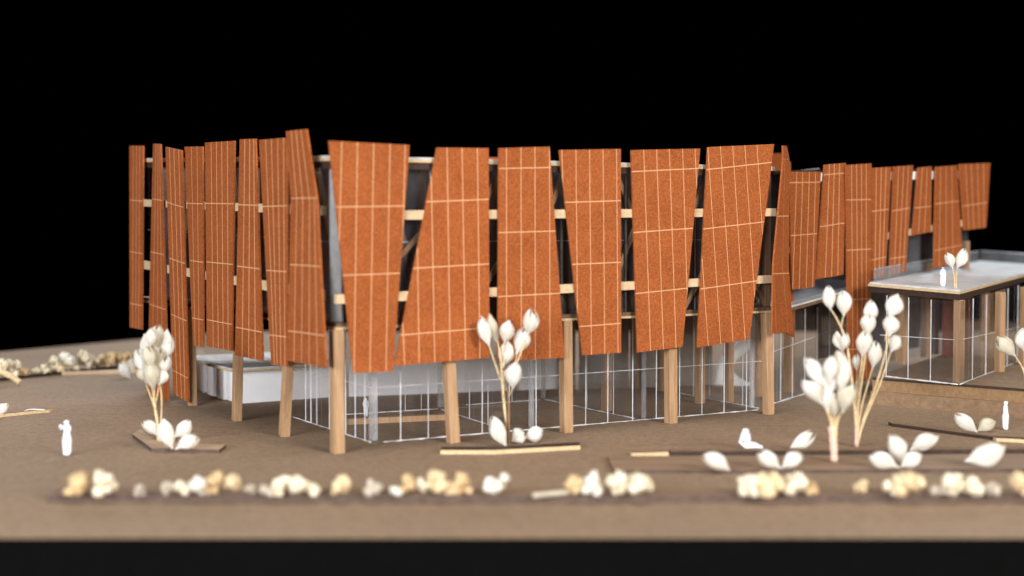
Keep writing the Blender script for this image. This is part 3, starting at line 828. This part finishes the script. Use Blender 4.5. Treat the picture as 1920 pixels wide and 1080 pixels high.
def bud_uv(seed, K=16, S=36):
    # mirrored round the bud so that the veins close on themselves
    return [(k / PS + seed * 1.37 + p * 3.3, i / PK) for p in range(NP) for i in range(PK + 1) for k in range(PS + 1)] + [(seed, 0.1)] * 16
def plant(name, label, cat, base, Y, buds, stems, wrap=None, spread=0.25, seed=1, dark=()):
    rnd = random.Random(seed)
    o = thing(name, base, label, cat)
    for i, (bp, tp, w) in enumerate(buds):
        y = Y + rnd.uniform(-spread, spread)
        b, t = at_y(*bp, y), at_y(*tp, y + rnd.uniform(-.15, .15))
        v, f = bud_mesh(b, t, w * px_size(Y) * 0.92, rnd.uniform(.65, .85), 9, seed * 31 + i)
        mesh_obj('bud', v, f, M['petal'] if rnd.random() < 0.75 else M['petalcream'], o, smooth=True, uv=bud_uv(seed * 31 + i))
        o['_'] = 0
        buds[i] = (bp, tp, w, b)
    if '_' in o: del o['_']
    for j, (pxs, r0, r1) in enumerate(stems):
        P = []
        n = len(pxs)
        for k, p in enumerate(pxs):
            if isinstance(p, int): P.append(buds[p][3] + (at_y(*buds[p][1], buds[p][3].y) - buds[p][3]) * 0.03)
            elif k == 0 and p == 'base': P.append(Vector(base) + Vector((rnd.uniform(-.03, .03), rnd.uniform(-.03, .03), 0.0)))
            else: P.append(at_y(*p, Y + rnd.uniform(-.06, .06)))
        P = smooth_path(P, 5)
        v, f = [], []
        tube(v, f, P, [(r0 + (r1 - r0) * i / (len(P) - 1)) * rnd.uniform(.88, 1.12) for i in range(len(P))], 8)
        mesh_obj('stem', v, f, M['stemdark'] if j in dark else M['stem'], o, smooth=True)
    if wrap:
        P = [at_y(*p, Y - 0.01) for p in wrap[0]]
        P[0].z = max(P[0].z, base[2] + 0.0)
        P = smooth_path(P, 6)
        v, f = [], []
        tube(v, f, P, [wrap[1] * rnd.uniform(.9, 1.1) for _ in P], 10)
        mesh_obj('tape_wrap', v, f, M['wrap'], o, smooth=True)
    return o
b = gp(952, 834)
plant('dried_plant', 'tall dried stem with white buds in front of the middle screens', 'plant', b, b.y,
      [((917,648),(899,592),26), ((934,643),(918,589),24), ((946,643),(956,601),29), ((943,686),(950,640),31), ((969,664),(984,611),31), ((989,626),(997,580),31), ((962,728),(968,676),31)],
      [(['base', (949, 790), (943, 735), (941, 700), 3], .045, .03), ([(943, 745), (946, 700), (966, 680), 4], .03, .018), ([(940, 715), (931, 690), 0], .025, .017), ([(941, 700), (938, 668), 1], .025, .015), ([(944, 690), (946, 660), 2], .02, .015), ([(966, 690), (979, 655), 5], .02, .013), (['base', (954, 780), (953, 735), (950, 700)], .035, .025), ([(952, 745), (957, 738), 6], .018, .012)], seed=3, dark=(6,))
b = gp(299, 832)
plant('dried_plant', 'dried stem with a dense head of white buds beside the left screens', 'plant', b, b.y,
      [((291,656),(296,609),28), ((297,676),(320,628),28), ((283,668),(270,626),27), ((268,700),(257,652),28), ((284,694),(274,648),27), ((299,708),(313,664),28), ((288,695),(299,652),26), ((287,730),(276,678),30), ((298,722),(311,690),26), ((276,716),(264,684),26), ((304,660),(313,618),24), ((280,650),(286,616),22)],
      [(['base', (296, 800), (290, 760), (287, 735), 7], .04, .03), ([(290, 765), (276, 725), 3], .02, .015), ([(291, 760), (297, 730), 5], .022, .015), ([(288, 745), (286, 712), 4], .02, .015), ([(289, 745), (290, 710), 6], .02, .012), ([(287, 700), (286, 680), 2], .016, .012), ([(291, 705), (291, 680), 0], .016, .012), ([(297, 715), (297, 690), 1], .016, .012), (['base', (302, 795), (303, 750), (300, 715)], .025, .015)], seed=5)
b = gp(1564, 866, 0.085)
plant('dried_plant', 'pale out-of-focus bunch of buds on a pink-taped stalk, nearest at the right', 'plant', b, b.y,
      [((1541,724),(1511,670),30), ((1541,757),(1505,713),32), ((1573,738),(1570,655),36), ((1551,770),(1548,718),28), ((1580,773),(1601,718),34), ((1564,783),(1568,738),28), ((1555,716),(1563,664),28), ((1556,745),(1546,690),28)],
      [(['base', (1563, 820), (1558, 790), 3], .06, .03), (['base', (1566, 810), (1573, 780), 4], .06, .02), ([(1562, 800), (1550, 765), 1], .03, .02), ([(1563, 800), (1552, 750), 0], .03, .018), ([(1565, 790), (1572, 755), 2], .03, .02), (['base', (1566, 815), 5], .04, .025), ([(1563, 790), (1560, 745), 6], .025, .018), ([(1561, 790), (1557, 765), 7], .025, .018)],
      wrap=([(1564, 864), (1563, 835), (1559, 800)], 0.085), seed=8)
b = gp(1606, 838)
plant('dried_plant', 'tallest bunch of white buds on fanned straw stems before the rear wing', 'plant', b, b.y,
      [((1557,580),(1551,536),25), ((1582,592),(1582,545),29), ((1626,606),(1636,562),27), ((1627,630),(1633,588),29), ((1577,656),(1569,620),20), ((1580,657),(1586,624),19), ((1617,668),(1624,618),30), ((1667,594),(1684,552),34), ((1667,630),(1675,590),33), ((1670,660),(1683,628),25), ((1637,688),(1643,638),26), ((1607,695),(1606,662),16)],
      [(['base', (1603, 770), (1593, 680), (1585, 635), (1570, 600), 0], .04, .018), ([(1588, 650), (1578, 615), 1], .02, .014), (['base', (1608, 770), (1618, 700), 3], .035, .018), ([(1625, 640), 2], .016, .012), ([(1596, 700), (1586, 680), 4], .018, .012), ([(1596, 700), (1588, 675), 5], .016, .012), (['base', (1607, 760), (1612, 710), 6], .035, .02), (['base', (1618, 790), (1640, 730), (1658, 670), 8], .04, .018), ([(1660, 640), 7], .018, .014), (['base', (1622, 785), (1650, 720), 9], .035, .016), (['base', (1612, 780), (1627, 720), 10], .03, .016), (['base', (1605, 750), 11], .025, .012)],
      wrap=([(1606, 836), (1606, 800), (1605, 765)], 0.055), seed=11)
b = gp(1930, 790)
plant('dried_plant', 'white-budded stem leaning in from the right edge before the pavilion', 'plant', b, b.y,
      [((1904,668),(1871,631),30), ((1920,657),(1917,613),32), ((1938,690),(1950,640),30)],
      [(['base', (1926, 740), (1919, 695), 0], .035, .02), ([(1924, 730), (1921, 690), 1], .025, .018), ([(1927, 735), 2], .025, .018)], seed=13)
yb = rc.y + 0.75
b = at_y(1792, 534, yb); b.z = roofp(b.x, b.y) + 0.03
plant('dried_plant', 'small two-budded sprig standing on the pavilion roof', 'plant', b, b.y,
      [((1786,503),(1774,474),19), ((1795,502),(1809,465),23)],
      [(['base', (1789, 518), 0], .022, .018), (['base', (1793, 518), 1], .022, .018)], spread=.05, seed=17)

def fallen(label, bp, tp, w, cream=False, seed=0, foot=None, flat=0.7, group=None, z0=0.003):
    low = max(bp[1], tp[1])
    y = gp(bp[0], foot if foot else low + w * 0.22, z0).y
    b, t = at_y(*bp, y), at_y(*tp, y + 0.1)
    r = w * px_size(y) / 2
    v, f = bud_mesh(b, t, w * px_size(y), flat, 9, 200 + seed)
    zmin = min(q.z for q in v)
    v = [q + Z * (z0 + 0.002 - zmin) for q in v] if zmin < z0 + 0.12 else v
    o = mesh_obj('fallen_bud', v, f, M['petalcream'] if cream else M['petal'], None, smooth=True, origin=(b.x, b.y, z0), uv=bud_uv(200 + seed))
    return tag(o, label, 'bud', group)
FB = 'loose buds lying on the board'
for i, (lb, bp, tp, w, cr) in enumerate([
    ('upright white bud leaning left at the foot of the middle plant', (948, 832), (922, 775), 28, 0),
    ('round white bud lying just right of the middle plant stem', (960, 826), (986, 809), 30, 0),
    ('white bud lying at the right end of the middle plant bed', (985, 824), (1020, 811), 28, 0),
    ('small white bud lying left of the left plant stem', (294, 812), (266, 785), 23, 0),
    ('tall upright white bud right of the left plant stem', (323, 836), (307, 780), 31, 0),
    ('ragged white bud pointing up right on the left plant bed', (328, 815), (357, 786), 28, 0),
    ('white bud lying flat at the right end of the left plant bed', (330, 838), (374, 815), 26, 0),
    ('single white bud lying left of the seated figure kerb end', (1367, 877), (1316, 846), 29, 0),
    ('left bud of the pair lying below the seated figure', (1463, 874), (1417, 845), 28, 0),
    ('right bud of the pair lying below the seated figure', (1466, 873), (1509, 849), 28, 0),
    ('white bud raised above the pair right of the seated figure', (1480, 840), (1528, 806), 27, 0),
    ('leftmost bud of the four-bud cluster right of the pink stalk', (1684, 873), (1629, 853), 30, 0),
    ('upright bud in the four-bud cluster right of the pink stalk', (1687, 862), (1671, 806), 32, 0),
    ('low right bud of the four-bud cluster right of the pink stalk', (1690, 871), (1730, 848), 30, 0),
    ('highest right bud of the four-bud cluster right of the pink stalk', (1708, 840), (1758, 814), 29, 0),
    ('large single bud lying near the right edge of the board', (1812, 868), (1885, 838), 40, 0),
    ('white bud leaning left on the dark kerb before the stepped platform', (1831, 806), (1789, 774), 26, 0),
    ('small cream bud beside the standing figure at right', (1834, 805), (1867, 786), 24, 1),
    ('white bud standing on its tip left of the left plant', (243, 705), (226, 675), 20, 0),
    ('cream bud lying behind the left plant on the back kerb', (235, 690), (258, 677), 22, 1),
    ('white bud cut by the left edge of the picture', (-8, 778), (14, 753), 20, 0)]):
    fallen(lb, bp, tp, w, bool(cr), i, group=FB, z0=0.088 if (3 <= i <= 6 or 7 <= i <= 9 or 11 <= i <= 15) else 0.003)

# ------------------------------------------------------------------ moss clumps
ORD = ['first', 'second', 'third', 'fourth', 'fifth', 'sixth', 'seventh', 'eighth', 'ninth', 'tenth', 'eleventh', 'twelfth', 'thirteenth', 'fourteenth', 'fifteenth', 'sixteenth', 'seventeenth', 'eighteenth', 'nineteenth', 'twentieth']
def ordinal(i):
    if i < 20: return ORD[i]
    t = ('twenty', 'thirty', 'forty')[(i + 1) // 10 - 2]; r = (i + 1) % 10
    return {'twenty': 'twentieth', 'thirty': 'thirtieth', 'forty': 'fortieth'}[t] if r == 0 else t + '-' + ORD[r - 1]
def clump(base, w, h, mat, seed, label, group):
    rnd = random.Random(seed)
    bm = bmesh.new()
    lobes = rnd.randint(8, 13)
    for l in range(lobes):
        r = w * rnd.uniform(0.13, 0.24) if l else w * 0.27
        c = Vector((rnd.uniform(-1, 1) * (w / 2 - r) * 1.0, rnd.uniform(-.28, .28) * w, 0))
        hh = max(r, (h - r) * (1 - (abs(c.x) / (w / 2)) ** 2 * 0.55))
        c.z = r * 0.6 + rnd.random() ** 0.7 * max(0.0, hh - r * 0.6) if l else max(r * .7, h - r)
        ret = bmesh.ops.create_icosphere(bm, subdivisions=3, radius=r)
        sx, sz = rnd.uniform(.75, 1.25), rnd.uniform(.8, 1.3)
        for vv in ret['verts']:
            p = vv.co.copy(); dn = p.normalized()
            k = 1 + 0.55 * noise.noise(dn * 2.4 + Vector((seed * 1.7 + l, 0, 0))) + 0.42 * noise.noise(dn * 6.0 + Vector((0, seed + l * 3, 0))) + 0.22 * noise.noise(dn * 14)
            p = Vector((p.x * sx, p.y, p.z * sz)) * k + c
            p.z = max(p.z, 0.0)
            vv.co = p
    me = bpy.data.meshes.new('moss_clump'); bm.to_mesh(me); bm.free()
    me.polygons.foreach_set('use_smooth', [True] * len(me.polygons))
    me.materials.append(MOSS[mat])
    o = bpy.data.objects.new('moss_clump', me); COL.objects.link(o); o.location = base
    return tag(o, label, 'moss', group)
front = [(147,891,50,'tan'),(195,887,42,'cream'),(262,911,22,'grey'),(316,905,26,'grey'),(341,906,28,'cream'),(371,897,40,'white'),(402,887,36,'tan'),(437,891,40,'gold'),(470,911,22,'grey'),(501,912,30,'grey'),(528,896,36,'cream'),(560,896,44,'cream'),(587,911,26,'cream'),(640,894,42,'gold'),(703,906,34,'grey'),(742,914,24,'white'),(766,891,34,'tan'),(793,900,22,'cream'),(820,886,42,'gold'),(845,907,24,'gold'),(868,891,38,'tan'),(921,899,30,'white'),(941,890,28,'white'),(1076,894,34,'tan'),(1108,892,40,'white'),(1155,889,44,'cream'),(1201,889,50,'cream'),(1402,891,44,'cream'),(1440,889,56,'gold'),(1490,892,42,'cream'),(1524,906,32,'tan'),(1613,901,24,'gold'),(1669,905,30,'cream'),(1700,885,62,'gold'),(1755,911,28,'grey'),(1787,892,44,'cream'),(1824,899,38,'cream'),(1863,908,30,'grey'),(1912,889,44,'gold')]
for i, (x, yt, w, c) in enumerate(front):
    b = gp(x, 929, 0.17)
    s = px_size(b.y)
    b.y += 0.0
    clump(b, w * s * 1.05, (932 - yt) * s, c, i + 1, '%s %s moss clump from the left on the front strip' % (ordinal(i), {'white': 'off-white', 'cream': 'cream', 'gold': 'golden', 'tan': 'tan', 'grey': 'small grey'}[c]), 'moss clumps along the front strip')
pts = [gp(x, y, 0.172) for x, y in ((1000, 934), (1040, 930), (1092, 926))]
v, f = [], []
tube(v, f, smooth_path([p + Z * 0.05 for p in pts], 5), [0.05] * 11, 8)
tag(mesh_obj('straw_piece', v, f, M['petalcream'], None, smooth=True, origin=pts[0]), 'pale straw piece lying on the front strip left of an off-white clump', 'straw')
back = [(6,676,26,'cream'),(24,678,26,'cream'),(44,692,16,'tan'),(68,694,14,'cream'),(86,688,18,'cream'),(103,671,20,'cream'),(112,688,22,'gold'),(126,664,28,'white'),(143,690,16,'cream'),(160,661,30,'cream'),(178,674,22,'cream'),(191,668,20,'gold'),(207,666,24,'tan'),(226,665,22,'tan'),(241,664,18,'tan'),(254,664,16,'cream'),(268,664,16,'cream')]
for i, (x, yt, w, c) in enumerate(back):
    yb_ = 712 - x * 0.105
    b = gp(x, yb_ - 3, 0.10); s = px_size(b.y)
    clump(b, w * s * 1.15, (yb_ + 1 - yt) * s, c, 60 + i, '%s %s moss clump from the left in the back-left row' % (ordinal(i), {'white': 'off-white', 'cream': 'cream', 'gold': 'golden', 'tan': 'tan'}[c]), 'moss clumps in the back-left row')
for lb, pxs, r in (('short thick straw twig lying below the back-left moss row', ((2, 700), (20, 708), (38, 720)), 0.11),
                   ('thin forked straw lying across the back-left moss', ((104, 674), (125, 684), (145, 692)), 0.05),
                   ('white straw sliver lying on the thin brown stick at left', ((40, 779), (55, 772), (84, 773)), 0.018)):
    Yt = gp(pxs[-1][0], pxs[-1][1] + 3).y
    P = smooth_path([at_y(x, y, Yt) for x, y in pxs], 5)
    lowz = min(p.z for p in P)
    v, f = [], []
    tube(v, f, P, [r * random.uniform(.8, 1.15) for _ in P], 8)
    zm = min(q.z for q in v); v = [q - Z * min(0, zm - 0.003) for q in v]
    tag(mesh_obj('straw_piece', v, f, M['stem'] if 'white' not in lb else M['petal'], None, smooth=True, origin=P[0]), lb, 'straw')
# ------------------------------------------------------------------ scale figures
def figure(base, h, joints, edges, label, yaw=0.0, fat=1.25):
    me = bpy.data.meshes.new('person')
    names = list(joints)
    me.from_pydata([Vector(joints[k][:3]) * h for k in names], [(names.index(a), names.index(b)) for a, b in edges], [])
    me.materials.append(M['person'])
    o = bpy.data.objects.new('person', me); COL.objects.link(o)
    o.location = base; o.rotation_euler = (0, 0, math.radians(yaw))
    md = o.modifiers.new('skin', 'SKIN'); md.use_smooth_shade = True
    for i, k in enumerate(names):
        g = fat; r = joints[k][3] * h * g
        r2 = (joints[k][4] if len(joints[k]) > 4 else joints[k][3]) * h * g
        me.skin_vertices[0].data[i].radius = (r, r2)
        me.skin_vertices[0].data[i].use_root = (k == 'pelvis')
    sb = o.modifiers.new('sub', 'SUBSURF'); sb.levels = 2; sb.render_levels = 2
    return tag(o, label, 'person', 'white scale figures')
STAND = {'pelvis': (0, 0, .52, .085, .07), 'waist': (0, 0, .61, .075, .06), 'chest': (0, 0, .75, .10, .07), 'neck': (0, 0, .83, .04), 'head0': (0, -.005, .89, .055, .06), 'head1': (0, -.01, .955, .052, .058),
         'shL': (.10, 0, .79, .045), 'shR': (-.10, 0, .79, .045), 'elL': (.14, .01, .64, .034), 'elR': (-.14, .01, .64, .034), 'haL': (.13, -.04, .49, .026), 'haR': (-.13, -.04, .49, .026),
         'hipL': (.055, 0, .48, .068), 'hipR': (-.055, 0, .48, .068), 'knL': (.058, -.01, .27, .05), 'knR': (-.058, .0, .27, .05), 'anL': (.055, .01, .05, .036), 'anR': (-.055, .01, .05, .036), 'toL': (.06, -.08, .022, .028), 'toR': (-.06, -.08, .022, .028)}
ED = [('pelvis','waist'),('waist','chest'),('chest','neck'),('neck','head0'),('head0','head1'),('chest','shL'),('chest','shR'),('shL','elL'),('shR','elR'),('elL','haL'),('elR','haR'),('pelvis','hipL'),('pelvis','hipR'),('hipL','knL'),('hipR','knR'),('knL','anL'),('knR','anR'),('anL','toL'),('anR','toR')]
def pose(**kw):
    d = dict(STAND); d.update(kw); return d
b = gp(126, 854)
ROBE = dict(hipL=(.05, 0, .47, .085), hipR=(-.05, 0, .47, .085), knL=(.05, 0, .27, .08), knR=(-.05, 0, .27, .08), anL=(.045, 0, .06, .075), anR=(-.045, 0, .06, .075))
figure(b, 70 * px_size(b.y), pose(elL=(.17, -.02, .68, .036), haL=(.09, -.13, .82, .03), elR=(-.19, -.06, .70, .034), haR=(-.08, -.15, .84, .03), **ROBE), ED, 'white standing figure with both arms raised at the left of the board', -40)
b = gp(1885, 806)
figure(b, 57 * px_size(b.y), pose(**ROBE), ED, 'white standing figure with lowered arms before the stepped platform', 60)
b = gp(1398, 842)
figure(b, 72 * px_size(b.y), {'pelvis': (0, 0, .09, .10, .085), 'waist': (0, .01, .19, .10, .09), 'chest': (-.01, .01, .34, .095, .085), 'neck': (0, 0, .43, .060), 'head0': (.005, 0, .49, .052), 'head1': (.01, 0, .55, .046),
     'shL': (0, -.11, .40, .045), 'shR': (0, .11, .40, .045), 'elL': (.01, -.15, .26, .036), 'elR': (.01, .15, .26, .036), 'haL': (.09, -.13, .15, .028), 'haR': (.09, .13, .15, .028),
     'hipL': (.06, -.06, .085, .075), 'hipR': (.06, .06, .085, .075), 'knL': (.22, -.06, .10, .055), 'knR': (.22, .06, .10, .055), 'anL': (.40, -.06, .04, .038), 'anR': (.40, .06, .04, .038), 'toL': (.43, -.06, .10, .028), 'toR': (.43, .06, .10, .028)},
     ED, 'white seated figure with legs stretched out behind the fallen buds', -10, fat=1.8)
b = gp(686, 781)
figure(b, 37 * px_size(b.y), pose(), ED, 'tiny white figure standing inside the glazing behind the bench', 30)
yb = rc.y + 1.6
b = at_y(1768, 520, yb); b.z = roofp(b.x, b.y) + 0.032
figure(b, 37 * px_size(b.y), pose(**ROBE), ED, 'white figure standing on the pavilion roof beside the sprig', 20)
